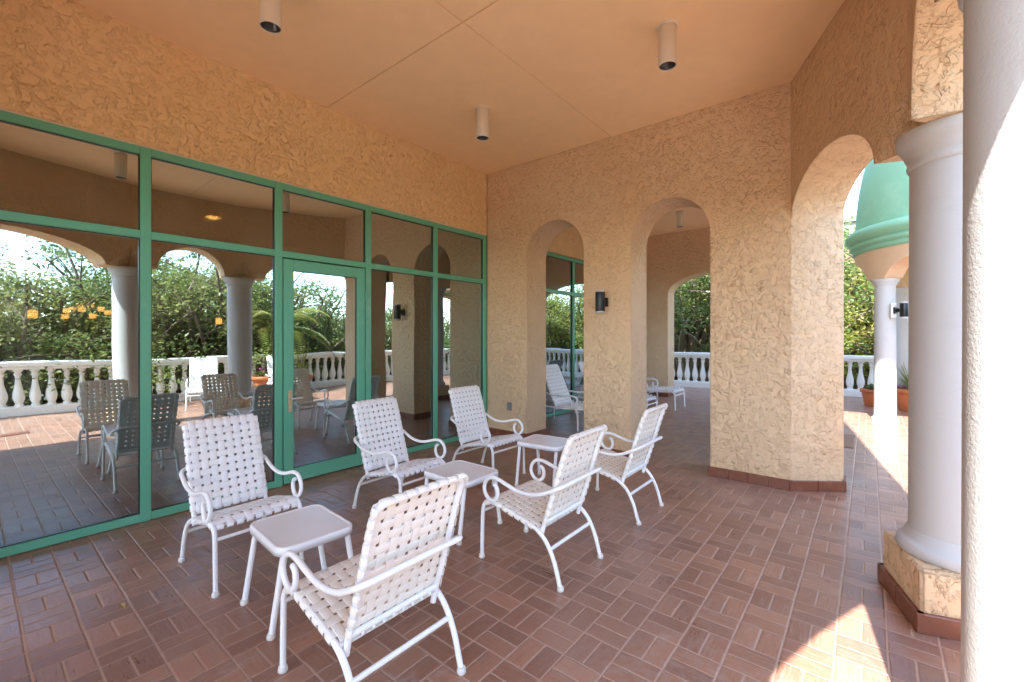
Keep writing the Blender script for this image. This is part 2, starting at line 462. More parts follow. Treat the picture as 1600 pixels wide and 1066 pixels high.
# far end wall of the neighbouring bay with its wide arch
root = thing('end_wall', 'peach stucco wall with one wide arch, seen through the taller archway', 'wall')
mb = MB()
arch_wall(mb, Vector((GX, 10.62)), Vector((-.98, 10.62)), Vector((GX, 11.07)), Vector((-.98, 11.07)), 0, CEIL, [(-3.755 - X0, -1.5 - X0, 2.48, .47)])
mb.build('wall_body', M['stucco'], root)
tile_course([(GX, 10.62), (-3.755, 10.62), (-3.755, 11.07), (GX, 11.07)], False).build('base_tile', M['terracotta'], root)
tile_course([(-1.5, 11.07), (-1.5, 10.62), (-.98, 10.62), (-.98, 11.07)], False).build('base_tile', M['terracotta'], root)

# arcade: the angled facets carried by round columns
root = thing('arcade_wall', 'folded peach stucco wall of wide arches carried on the white columns', 'wall')
mb = MB()
L1 = (A1 - A0).length; CH = .32
arch_wall(mb, A0, A1, O0, O1, SPR, CEIL, [(0.0, 1.454, SPR + .0, .40)], False, False, c1=CH)
L2 = (A2 - A1).length
arch_wall(mb, A1, A2, O1, O2, SPR, CEIL, [(.33, L2 - .33, SPR, .45)], False, False, c0=CH, c1=CH)
L3 = (A3 - A2).length
arch_wall(mb, A2, A3, O2, O3, SPR, CEIL, [(.34, L3, SPR, .36)], False, False, c0=CH)
# soffits of the springers over the capitals
def soffit(pts): mb.add([(p.x, p.y, SPR) for p in pts], [tuple(range(len(pts)))])
def at(i0, i1, t): return i0 + (i1 - i0) * (t / (i1 - i0).length)
def ato(i0, i1, o0, o1, t): return o0 + (o1 - o0) * (t / (i1 - i0).length)
def springer(a, c, b, outs, ins):
    # a, b: inner points at the two opening edges, c: inner corner raised by CH, ins: where the sloping faces meet the capital
    p = (a.x, a.y, SPR); q = (b.x, b.y, SPR); r = (c.x, c.y, SPR + CH); k = (ins[0], ins[1], SPR)
    mb.add([p, k, r], [(0, 1, 2)]); mb.add([r, k, q], [(0, 1, 2)])
    mb.add([p, k, q] + [(o.x, o.y, SPR) for o in outs], [tuple(range(3 + len(outs)))])
springer(at(A0, A1, 1.454), A1, at(A1, A2, .33), [ato(A1, A2, O1, O2, .33), O1, ato(A0, A1, O0, O1, 1.454)], (.37, 3.35))
springer(at(A1, A2, L2 - .33), A2, at(A2, A3, .34), [ato(A2, A3, O2, O3, .34), O2, ato(A1, A2, O1, O2, L2 - .33)], (.38, 1.70))
mb.build('arch_facets', M['stucco'], root)
# wall with two narrow arches beside the viewpoint, mirror image of the far one
root = thing('arched_wall', 'peach stucco wall with two narrow arches just outside the left edge of the picture', 'wall')
mb = MB()
arch_wall(mb, Vector((-1.36, YS)), Vector((GX, YS)), Vector((-1.36, YS - TS)), Vector((GX, YS - TS)), 0, CEIL,
          [(.0001, .89, SPR, .447), (1.53, 2.45, SPR, .45)], False, True)
sp_ = [tuple(A3), (-1.36, YS), (-1.36, YS - TS), (O3.x, YS - TS), tuple(O3)]
mb.prism(sp_, 0, CEIL)
mb.build('wall_body', M['stucco'], root)
tile_course(sp_, True, out=-1).build('base_tile', M['terracotta'], root)

# columns
def column(c, label, rz):
    root = thing('column', label, 'column', (c[0], c[1], 0), rz, 'round white porch columns on stucco plinths')
    P = .30
    q = .25
    mb = MB(); mb.bbox(-q, q, -q, q, .0, .315, .014); mb.build('plinth', M['stucco'], root)
    tile_course([(-q, -q), (q, -q), (q, q), (-q, q)], True).build('base_tile', M['terracotta'], root)
    mb = MB()
    prof = [(.243, .315), (.252, .325), (.257, .345), (.252, .37), (.240, .385), (.228, .390), (.225, .40), (.218, .41), (.212, .43), (.206, .44)]
    mb.lathe(prof, n=48); mb.build('base_ring', M['column'], root)
    prof = [(.204, .435)] + [(.204 - .006 * i / 8, .44 + 1.98 * i / 8) for i in range(9)] + [(.197, 2.44)]
    mb = MB(); mb.lathe(prof, n=48); mb.build('shaft', M['column'], root)
    prof = [(.200, 2.41), (.208, 2.415), (.211, 2.43), (.207, 2.445), (.209, 2.46), (.216, 2.475), (.222, 2.49), (.226, 2.505), (.240, 2.525), (.252, 2.545), (.258, 2.565), (.258, 2.598)]
    mb = MB(); mb.lathe(prof, n=48); mb.build('capital', M['column'], root)
    return root
C1 = (.377, 3.345); C2 = (.400, 1.700)
column(C1, 'round white column on a square stucco plinth, standing free beyond the nearest white column', R(16))
column(C2, 'nearest white column filling the right edge of the picture, half in sun', R(-6))
# ceiling: four smooth panels with open joints, backing above
def panel(mb, poly, z0=CEIL - .001, z1=CEIL + .05): mb.prism(poly, z0, z1)
mb = MB()
JX, JY = -2.46, 2.44; gp = .004
panel(mb, [(GX - .1, JY + gp), (JX - .003, JY + gp), (JX - .003, YB + .1), (GX - .1, YB + .1)])
panel(mb, [(JX + .003, JY + gp), (.3, JY + gp), (.3, 3.4), (-.5, 5.1), (JX + .003, YB + .1)])
panel(mb, [(GX - .1, -4.3), (JX - .003, -4.3), (JX - .003, JY - gp), (GX - .1, JY - gp)])
panel(mb, [(JX + .003, -4.3), (.0, -4.3), (.3, 1.7), (.3, JY - gp), (JX + .003, JY - gp)])
tag(mb.build('ceiling', M['ceil']), 'smooth peach porch ceiling with two thin crossing joints', 'ceiling', kind='structure')
mb = MB(); panel(mb, [(GX - .1, 5.3), (-1.0, 5.3), (-1.0, 10.8), (GX - .1, 10.8)])
tag(mb.build('bay_ceiling', M['ceil']), 'smooth peach ceiling of the neighbouring bay beyond the arches', 'ceiling', kind='structure')

# floors above
root = thing('upper_building', 'peach upper storeys of the building above the porch', 'building')
mb = MB(); mb.prism([(GX - 6, -4.1), (O3.x, -4.1), tuple(O3), tuple(O2), tuple(O1), tuple(O0), (O0.x, 5.45), (GX - 6, 5.45)], CEIL + .055, 13.5); mb.prism([(GX - 6, 5.452), (-.97, 5.452), (-.97, 11.1), (GX - 6, 11.1)], CEIL + .055, 5.2)
mb.build('storey_block', M['smooth_peach'], root)
mb = MB(); mb.bbox(.616, 2.8, 2.6, 4.2, 10.1, 13.2, .03); mb.build('shadow_block', M['smooth_peach'], root)  # unseen box added to cast shade on the pavilion column and pots
# lintel wall and column of the neighbouring bay
root = thing('side_arcade', 'peach stucco arcade closing the open side of the neighbouring bay', 'wall')
mb = MB()
i0, i1, o0, o1 = Vector((-1.42, 5.48)), Vector((-1.42, 10.62)), Vector((-.97, 5.48)), Vector((-.97, 10.62))
arch_wall(mb, i1, i0, o1, o0, SPR, CEIL, [(.3, 3.4, SPR, .5), (4.0, 5.0, SPR, .45)], False, False)
for (a, b) in ((0, .3), (3.4, 4.0), (5.0, 5.14)):
    ya, yb = 10.62 - a, 10.62 - b
    mb.add([(-1.42, ya, SPR), (-1.42, yb, SPR), (-.97, yb, SPR), (-.97, ya, SPR)], [(0, 1, 2, 3)])
mb.build('arch_facets', M['stucco'], root)
column((-1.2, 6.92), 'white column of the neighbouring bay, mirrored in the glass beside the corner', 0)

# ------------------------------------------------------------------ glazed walls
ZT0, ZT1, ZH0, ZH1, ZS = 2.275, 2.338, 2.945, 3.008, .068
def mull(mb, y, w=.066, z0=0., z1=ZH1, d=.07): mb.bbox(GX - .07, GX + d - .07 + .0, y - w / 2, y + w / 2, z0, z1, .003)
def glazed_wall(label, ys, door=None, hide=()):
    root = thing('glazed_wall', label, 'glass wall')
    for y in ys:
        m = MB(); mull(m, y, .07); m.build('mullion', M['green'], root)
    for i in range(len(ys) - 1):
        a, b = ys[i] + .035, ys[i + 1] - .035
        mid = MB()
        for (z0, z1) in ((ZT0, ZT1), (ZH0, ZH1)):
            mid.bbox(GX - .07, GX - .002, a, b, z0, z1, .003)
        if i != door: mid.bbox(GX - .07, GX - .002, a, b, .004, ZS, .003)
        mid.build('rail', M['green'], root)
        gk = MB()
        e = .006
        for (z0, z1) in ((ZS, ZT0), (ZT1, ZH0)):
            if i == door and z0 == ZS: continue
            for (y0, y1, za, zb) in ((a, a + e, z0, z1), (b - e, b, z0, z1), (a + e, b - e, z0, z0 + e), (a + e, b - e, z1 - e, z1)):
                gk.box(GX - .045, GX - .018, y0, y1, za, zb)
        gk.build('gasket', M['black'], root)
        for (z0, z1) in ((ZS, ZT0), (ZT1, ZH0)):
            if i == door and z0 == ZS: continue
            p = MB(); p.box(GX - .040, GX - .032, a + .001, b - .001, z0 + .001, z1 - .001)
            p.build('window_pane', M['glass'], root)
        if i == door:
            da, db = a + .012, b - .012
            d = MB(); z1 = ZT0 - .014
            gi0, gi1, gz0, gz1 = da + .098, db - .10, .150, z1 - .11
            x0, x1 = GX - .052, GX - .004
            d.bbox(x0, x1, da, gi0, .012, z1, .003); d.bbox(x0, x1, gi1, db, .012, z1, .003)
            d.bbox(x0, x1 - .001, gi0, gi1, .012, gz0, .003); d.bbox(x0, x1 - .001, gi0, gi1, gz1, z1, .003)
            dr = d.build('door', M['green'], root)
            gk = MB()
            for (y0, y1, za, zb) in ((gi0, gi0 + e, gz0, gz1), (gi1 - e, gi1, gz0, gz1), (gi0 + e, gi1 - e, gz0, gz0 + e), (gi0 + e, gi1 - e, gz1 - e, gz1)):
                gk.box(GX - .04, GX - .016, y0, y1, za, zb)
            gk.build('gasket', M['black'], dr)
            p = MB(); p.box(GX - .034, GX - .026, gi0 + .001, gi1 - .001, gz0 + .001, gz1 - .001); p.build('door_pane', M['glass'], dr)
            h = MB(); yh = da + .062
            h.bbox(GX - .004, GX + .004, yh - .019, yh + .019, .725, .945, .003); pl = h.build('handle_plate', M['brass'], dr)
            h = MB(); h.tube([(GX, yh, .862), (GX + .045, yh, .862)], .010); h.tube(spline([(GX + .045, yh - .008, .862), (GX + .047, yh + .05, .864), (GX + .045, yh + .105, .860)], 5), .009)
            h.build('lever', M['steel'], dr)
            h = MB(); h.tube([(GX + .0, yh, .775), (GX + .008, yh, .775)], .011, 14); h.build('lock_cylinder', M['steel'], dr)
            for zh in (.35, 1.15, 1.95):
                h = MB(); h.tube([(GX + .006, b - .006, zh - .055), (GX + .006, b - .006, zh + .055)], .011, 10); h.build('hinge', M['green'], dr)
    return root
ys1 = [.0, .915, 1.945, 2.95, 3.975, 4.955]
glazed_wall('green framed glass wall with a glass door, mirroring the terrace behind the armchairs', ys1, door=2)
ys2 = [5.52, 6.53, 7.545, 8.56, 9.57, 10.58]
glazed_wall('green framed glass wall of the neighbouring bay, seen through the narrow arch', ys2)
# stucco band over the glazing
root = thing('stucco_band', 'peach textured stucco band above the green framed glass wall', 'wall')
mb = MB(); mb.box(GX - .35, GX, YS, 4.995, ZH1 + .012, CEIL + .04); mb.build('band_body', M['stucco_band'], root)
mb = MB(); mb.box(GX - .06, GX - .006, YS, 4.99, ZH1 + .001, ZH1 + .013); mb.build('bead', M['cream'], root)
root = thing('stucco_band', 'peach stucco band above the glass of the neighbouring bay, inside the narrow arch', 'wall')
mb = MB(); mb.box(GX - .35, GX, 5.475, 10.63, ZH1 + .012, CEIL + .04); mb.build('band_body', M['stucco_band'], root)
# dim room behind the glass
def room(y0, y1, lab):
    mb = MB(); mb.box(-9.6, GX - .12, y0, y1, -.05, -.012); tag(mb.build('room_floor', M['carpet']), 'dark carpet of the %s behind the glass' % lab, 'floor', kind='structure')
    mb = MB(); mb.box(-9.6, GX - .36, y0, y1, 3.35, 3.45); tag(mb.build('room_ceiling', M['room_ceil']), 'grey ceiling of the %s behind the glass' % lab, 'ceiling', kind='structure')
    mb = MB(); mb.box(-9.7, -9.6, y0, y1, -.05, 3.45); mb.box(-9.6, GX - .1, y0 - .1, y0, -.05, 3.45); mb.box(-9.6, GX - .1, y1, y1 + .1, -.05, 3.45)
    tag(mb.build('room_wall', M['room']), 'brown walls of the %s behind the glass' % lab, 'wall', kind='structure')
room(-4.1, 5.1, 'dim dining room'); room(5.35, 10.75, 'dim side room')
mb = MB()
for k in range(24):
    y = -.35 + k * .045
    mb.tube([(-9.2 + .035 * math.sin(k * 1.9), y, .05), (-9.2 + .03 * math.sin(k * 1.9 + .3), y, 3.3)], .034, 8)
tag(mb.build('curtain', M['curtain']), 'grey pleated curtain inside the dim room, at the upper left pane', 'curtain')
mb = MB()
for k in range(20):
    y = 4.02 + k * .046
    mb.tube([(-4.86 + .03 * math.sin(k * 2.3), y, .03), (-4.86 + .024 * math.sin(k * 2.3 + .4), y + .008 * math.sin(k), 3.3)], .033, 8)
tag(mb.build('curtain', M['curtain']), 'pale grey curtain hanging just inside the last glass pane beside the corner', 'curtain')
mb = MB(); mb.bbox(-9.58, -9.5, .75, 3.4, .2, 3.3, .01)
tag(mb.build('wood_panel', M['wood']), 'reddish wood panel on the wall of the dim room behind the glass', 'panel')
# chandelier and small lamps glowing inside
root = thing('chandelier', 'branched chandelier with a cluster of small amber shades glowing behind the glass', 'chandelier', (-7.5, .96, 0))
m = MB(); m.tube([(0, 0, 1.9), (0, 0, 3.35)], .012); m.lathe([(.0, 1.86), (.04, 1.88), (.05, 1.92), (.015, 1.97)], n=16); m.build('stem', M['brass'], root)
for i, (y, z, dx) in enumerate([(.747, 1.719, .1), (.846, 1.823, -.25), (.78, 1.797, -.1), (.919, 1.873, -.3), (1.005, 1.878, -.2), (.959, 1.725, .3), (1.046, 1.816, .2), (1.124, 1.779, .1), (.87, 1.80, .25)]):
    m = MB(); yy = y - .96
    m.tube(spline([(0, 0, 1.92), (dx * .5, yy * .5, 1.86), (dx, yy, z - .06)], 5), .006, 6); ar = m.build('arm', M['brass'], root)
    m = MB(); m.lathe([(.024, z - .028), (.031, z - .025), (.033, z + .022), (.027, z + .027)], (dx, yy), 16); m.build('lamp_shade', M['lamp'], ar)
for (y, z, r, lab) in ((.492, 1.74, .042, 'single amber pendant lamp glowing left of the chandelier'), (2.368, 1.704, .042, 'single amber pendant lamp glowing right of the chandelier, in the second pane')):
    root = thing('pendant_lamp', lab, 'lamp', (-7.5, y, 0))
    m = MB(); m.tube([(0, 0, z + .04), (0, 0, 3.35)], .006, 6); m.build('cord', M['black'], root)
    m = MB(); m.lathe([(r * .85, z - .045), (r, z - .04), (r, z + .04), (r * .6, z + .05)], n=18); m.build('lamp_shade', M['lamp'], root)
m = MB(); m.lathe([(.09, 3.335), (.10, 3.349)], (-8.0, 2.45), 20); tag(m.build('recessed_light', M['lamp']), 'flat amber recessed light in the dim room ceiling', 'ceiling light')

# ------------------------------------------------------------------ porch fittings
def downlight(x, y, label):
    root = thing('ceiling_light', label, 'ceiling light', (x, y, 0), 0, 'cream cylinder lights on the porch ceiling')
    r = .068; zb = CEIL - .315
    m = MB(); m.lathe([(r - .006, zb + .012), (r - .003, zb), (r, zb + .003), (r, CEIL - .012), (r - .004, CEIL - .003)], n=32, cap=False); m.build('housing', M['cream'], root)
    m = MB(); m.lathe([(r + .001, CEIL - .010), (r + .012, CEIL - .009), (r + .014, CEIL - .002)], n=32, cap=False); m.build('trim_ring', M['cream'], root)
    m = MB(); m.lathe([(r - .006, zb + .008), (r - .012, zb + .03), (r - .018, zb + .031), (r - .022, zb + .055), (r - .03, zb + .056), (.022, zb + .10), (.0005, zb + .101)], n=32, cap=False); m.build('baffle', M['baffle'], root)
    return root
downlight(-3.22, 1.33, 'cream cylinder ceiling light cut off by the top edge, above the glass wall')
downlight(-3.247, 3.517, 'cream cylinder ceiling light nearest the inner corner of the porch')
downlight(-1.237, 3.494, 'cream cylinder ceiling light nearest the open arcade, right of the ceiling joints')
downlight(-1.24, 1.33, 'cream cylinder ceiling light above the viewpoint, seen only mirrored in the glass')
downlight(-2.89, 8.85, 'small cream cylinder ceiling light seen through the taller arch')

def sconce(loc, rz, label, plate=False):
    root = thing('wall_light', label, 'wall light', loc, rz, 'black up and down wall lights')
    m = MB(); m.bbox(-.045, .045, -.03, -.001, -.055, .055, .006); m.bbox(-.022, .022, -.085, -.025, -.03, .03, .005); m.build('bracket', M['black'], root)
    m = MB(); m.lathe([(.056, -.118), (.058, -.112), (.058, .112), (.056, .118)], (0, -.135), 28); m.build('housing', M['black'], root)
    for z in (-.128, .128):
        m = MB(); m.lathe([(.050, z - .012), (.0595, z - .011), (.0595, z + .011), (.050, z + .012)], (0, -.135), 28); m.build('band', M['steel'], root)
    if plate:
        m = MB(); m.bbox(-.065, .065, .001, .03, -.13, .13, .006); m.build('back_plate', M['balus'], root)
    return root
sconce((-2.545, YB, 1.905), 0, 'black cylinder wall light with silver bands on the pier between the two arches')
m = MB()
root = thing('outlet_cover', 'small grey weatherproof outlet cover low on the left stucco pier', 'outlet', (-4.075, YB, .458))
m = MB(); m.bbox(-.036, .036, -.022, -.001, -.06, .06, .005); m.build('cover_plate', M['outlet'], root)
m = MB(); m.bbox(-.030, .030, -.040, -.023, -.052, .045, .007); m.build('flip_lid', M['outlet'], root)

# ------------------------------------------------------------------ woven furniture
def ribbon(mb, pts, nrm, wid, w, th=.0022):
    """strap of width w along pts; nrm: outward normal per point; wid: width direction"""
    n = len(pts); vs = []
    W2 = Vector(wid).normalized() * (w / 2)
    for p, q in zip(pts, nrm):
        p = Vector(p); q = Vector(q).normalized() * (th / 2)
        e = W2 * .86
        vs += [p + e + q, p + W2, p + e - q, p - e - q, p - W2, p - e + q]
    fs = []
    for i in range(n - 1):
        for k in range(6):
            fs.append((i * 6 + k, i * 6 + (k + 1) % 6, (i + 1) * 6 + (k + 1) % 6, (i + 1) * 6 + k))
    mb.add(vs, fs, True)
    mb.add(vs[:6], [(5, 4, 3, 2, 1, 0)]); mb.add(vs[-6:], [(0, 1, 2, 3, 4, 5)])

RW = random.Random(4)
def weave(mb, prof, half, nw, sw, nl, sl, r=.016, amp=.0017, ends=(True, True), ext=.0):
    """woven panel: prof = dense list of (x, z) along its length (left normal is outward), half = half width between side rails,
    nw straps run along the length, nl straps run across"""
    P = [Vector((x, 0, z)) for x, z in prof]
    S = [0.]
    for i in range(1, len(P)): S.append(S[-1] + (P[i] - P[i - 1]).length)
    L = S[-1]
    def ev(s):
        s = min(max(s, 0), L)
        for i in range(1, len(P)):
            if S[i] >= s:
                f = (s - S[i - 1]) / max(S[i] - S[i - 1], 1e-9)
                p = P[i - 1].lerp(P[i], f); break
        a = max(i - 2, 0); b = min(i + 1, len(P) - 1)
        t = (P[b] - P[a]).normalized()
        return p, t, Vector((-t.z, 0, t.x))
    pl = L / nl
    pw = 2 * (half - r * .4) / nw
    # along the length
    for j in range(nw):
        y = -(half - r * .4) + pw * (j + .5) + RW.uniform(-.0012, .0012)
        pts = []; nn = []
        if ends[0]:
            p, t, n = ev(0)
            for a in (150, 110, 70, 35):
                a = R(a); c = p - n * r
                q = n * math.cos(a) - t * math.sin(a)
                pts.append(c + q * (r + .001) + Vector((0, y, 0))); nn.append(q)
        m = nl * 4
        for k in range(m + 1):
            s = L * k / m; p, t, n = ev(s)
            ph = s / pl - .5
            o = amp * math.cos(math.pi * ph) * (1 if j % 2 == 0 else -1)
            pts.append(p + n * (o + .001) + Vector((0, y, 0))); nn.append(n)
        if ends[1]:
            p, t, n = ev(L)
            for a in (35, 70, 110, 150):
                a = R(a); c = p - n * r
                q = n * math.cos(a) + t * math.sin(a)
                pts.append(c + q * (r + .001) + Vector((0, y, 0))); nn.append(q)
        ribbon(mb, pts, nn, (0, 1, 0), sw)
    # across
    for i in range(nl):
        s = pl * (i + .5) + RW.uniform(-.0012, .0012); p, t, n = ev(s)
        pts = []; nn = []; c0 = p - n * r
        for a in (160, 125, 90, 55, 25):
            q = n * math.cos(R(a)) - Vector((0, 1, 0)) * math.sin(R(a))
            pts.append(c0 + q * (r + .001) + Vector((0, -half, 0))); nn.append(q)
        m = nw * 4
        for k in range(m + 1):
            y = -(half - r * .4) + 2 * (half - r * .4) * k / m
            ph = (y + half - r * .4) / pw - .5
            o = -amp * math.cos(math.pi * ph) * (1 if i % 2 == 0 else -1)
            pts.append(p + n * (o + .001) + Vector((0, y, 0))); nn.append(n)
        for a in (25, 55, 90, 125, 160):
            q = n * math.cos(R(a)) + Vector((0, 1, 0)) * math.sin(R(a))
            pts.append(c0 + q * (r + .001) + Vector((0, half, 0))); nn.append(q)
        ribbon(mb, pts, nn, t, sl)

def dense(pts, k=8): return [(p.x, p.z) for p in spline([(x, 0, z) for x, z in pts], k)]

CG = 'white woven strap armchairs on the brick floor'
def make_chair():
    root = thing('armchair', 'x', 'armchair', group=CG)
    yf = .247; r = .0132
    side = [(.312, .012), (.309, .15), (.304, .30), (.296, .350), (.270, .386), (.225, .398), (.15, .388), (.05, .366), (-.06, .342), (-.13, .318), (-.19, .278), (-.235, .222), (-.272, .145), (-.298, .06), (-.312, .010)]
    for s in (-1, 1):
        m = MB(); m.tube(spline([(x, s * yf, z) for x, z in side], 5), r, 12); fr = m.build('side_frame', M['white_metal'], root)
        for x in (.3125, -.3135):
            m = MB(); m.lathe([(.018, .0), (.0205, .004), (.0205, .016), (.017, .026), (.0145, .028)], (x, s * yf), 16); m.build('foot_cap', M['rubber'], fr)
    # back frame: one bent tube with rounded shoulders
    yb = .218
    bk = [(-.158, .272), (-.176, .34), (-.203, .42), (-.236, .52), (-.272, .64), (-.309, .76), (-.338, .842)]
    pts = [(x, -yb, z) for x, z in bk] + [(-.352, -yb + .012, .874), (-.361, -yb + .045, .890), (-.363, 0, .893), (-.361, yb - .045, .890), (-.352, yb - .012, .874)] + [(x, yb, z) for x, z in reversed(bk)]
    m = MB(); m.tube(spline(pts, 5), .0138, 12)
    for k in range(9):
        z = .42 + k * .048; x = -.203 - (z - .42) * .305
        for s in (-1, 1):
            o = len(m.v); m.lathe([(.007, 0), (.005, .003), (.0002, .004)], n=8)
            for q in range(o, len(m.v)):
                x_, y_, z_ = m.v[q]; m.v[q] = (x - .0165 - z_, s * yb + y_, z + x_)
    bf = m.build('back_frame', M['white_metal'], root)
    m = MB(); m.tube([(-.180, -yb, .352), (-.180, yb, .352)], .012, 10)
    for k in range(8):
        y = -.168 + .048 * k; o = len(m.v)
        m.lathe([(.008, 0), (.006, .003), (.0002, .004)], n=10)
        for q in range(o, len(m.v)):
            x_, y_, z_ = m.v[q]; m.v[q] = (-.196 - z_, y + y_, .345 + x_)
    m.build('lower_bar', M['white_metal'], bf)
    # armrest: scroll, arm, bow behind the back, mirrored
    def arm(s):
        ya = .262
        sc = [(.188, .520), (.172, .512), (.160, .490), (.160, .455), (.178, .424), (.210, .412), (.246, .424), (.272, .458), (.274, .500), (.252, .540), (.210, .563), (.150, .560), (.085, .542), (.0, .522), (-.09, .520), (-.17, .535), (-.235, .563), (-.285, .588)]
        return [(x, s * (ya if x > -.2 else ya - (-.2 - x) * .05), z) for x, z in sc]
    L = arm(-1) + [(-.312, -.238, .602), (-.322, -.205, .606), (-.322, -.1, .607), (-.322, .1, .607), (-.322, .205, .606), (-.312, .238, .602)] + arm(1)[::-1]
    m = MB(); m.tube(spline(L, 5), .0126, 12); m.build('armrest', M['white_metal'], root)
    m = MB(); m.tube([(.300, -yf, .318), (.300, yf, .318)], .0105, 10); m.build('crossbar', M['white_metal'], root)
    m = MB(); m.tube([(-.238, -yf, .218), (-.238, yf, .218)], .0115, 10); m.build('crossbar', M['white_metal'], root)
    for x, z in ((.262, .388), (-.145, .316)):
        m = MB(); m.tube([(x, -yf, z - .006), (x, yf, z - .006)], .0115, 10); m.build('seat_bar', M['white_metal'], root)
    m = MB()
    seat = dense([(.278, .391), (.225, .413), (.15, .402), (.05, .377), (-.06, .353), (-.128, .333)])[::-1]
    weave(m, seat, yf, 9, .040, 8, .042, .016)
    m.build('seat', M['strap'], root)
    m = MB()
    back = dense([(-.353, .902), (-.326, .846), (-.296, .763), (-.259, .643), (-.222, .524), (-.189, .424), (-.166, .353)])[::-1]
    weave(m, back[::-1], yb, 8, .040, 11, .039, .0165)
    m.build('backrest', M['strap'], root)
    return root
chair = make_chair()
spots = [(-3.225, 1.15, 0, 'white woven armchair nearest the camera along the glass, left of the closest small table'),
         (-3.165, 2.38, 2, 'white woven armchair in front of the glass door edge, middle of the row facing out'),
         (-3.215, 3.56, -1, 'white woven armchair against the far corner, beside the left stucco pier'),
         (-1.72, 1.138, 180, 'closest white woven armchair with yellowed straps, its back cut by the bottom edge'),
         (-1.718, 2.44, 180, 'white woven armchair seen from behind, the middle of its row of three'),
         (-1.728, 3.595, 180, 'white woven armchair seen from behind in front of the pier with the wall light')]
for i, (x, y, a, lab) in enumerate(spots):
    o = chair if i == 0 else copy_tree(chair)
    o.location = (x, y, 0); o.rotation_euler = (0, 0, R(a)); o['label'] = lab
    if a == 180:
        for ch in o.children:
            if ch.name.split('.')[0] in ('seat', 'backrest'):
                me = ch.data
                key = me.name.split('.')[0] + '_aged'
                if key not in bpy.data.meshes:
                    mm = me.copy(); mm.name = key; mm.materials[0] = M['strap_aged']
                ch.data = bpy.data.meshes[key]

def rrect(w, d, r, n=7):
    out = []
    for cx, cy, a0 in ((w - r, d - r, 0), (-w + r, d - r, 90), (-w + r, -d + r, 180), (w - r, -d + r, 270)):
        for k in range(n + 1):
            a = R(a0 + 90 * k / n); out.append((cx + r * math.cos(a), cy + r * math.sin(a)))
    return out
def make_table():
    root = thing('side_table', 'x', 'side table', group='small white side tables between the armchairs')
    w, d, Z = .245, .205, .437
    m = MB()
    rings = [(.0, Z - .042), (.004, Z - .043), (.004, Z - .008), (.0, Z - .001), (-.005, Z + .001), (-.012, Z - .0005), (-.016, Z - .004)]
    base = []
    vs = []
    for off, z in rings:
        vs += [(x, y, z) for x, y in rrect(w + off - .004, d + off - .004, .065 + off)]
    n = len(rrect(1, 1, .1)); fs = []
    for j in range(len(rings) - 1):
        fs += [(j * n + i, j * n + (i + 1) % n, (j + 1) * n + (i + 1) % n, (j + 1) * n + i) for i in range(n)]
    m.add(vs, fs, True)
    vb = [(x, y, Z - .042) for x, y in rrect(w - .02, d - .02, .05)]
    m.add(vs[:n] + vb, [(i + n, (i + 1) % n + n, (i + 1) % n, i) for i in range(n)])
    m.build('table_rim', M['white_metal'], root)
    m = MB(); m.prism(rrect(w - .0195, d - .0195, .05), Z - .02, Z - .0035); m.build('table_top', M['table_top'], root)
    for sx in (-1, 1):
        for sy in (-1, 1):
            m = MB(); m.tube([(sx * .205, sy * .165, Z - .03), (sx * .207, sy * .225, .012)], .0155, 12); lg = m.build('leg', M['white_metal'], root)
            m = MB(); m.lathe([(.018, 0), (.021, .004), (.021, .02), (.0175, .028)], (sx * .207, sy * .226), 16); m.build('foot_cap', M['rubber'], lg)
    return root
tb = make_table()
for i, (x, y, a, lab) in enumerate([(-2.485, 1.19, -4, 'small white side table nearest the camera, between the two closest armchairs'),
                                    (-2.49, 2.45, 0, 'small white side table in the middle of the three, behind the closest armchair'),
                                    (-2.53, 3.68, 5, 'small white side table farthest back, in front of the left stucco pier')]):
    o = tb if i == 0 else copy_tree(tb)
    o.location = (x, y, 0); o.rotation_euler = (0, 0, R(a)); o['label'] = lab

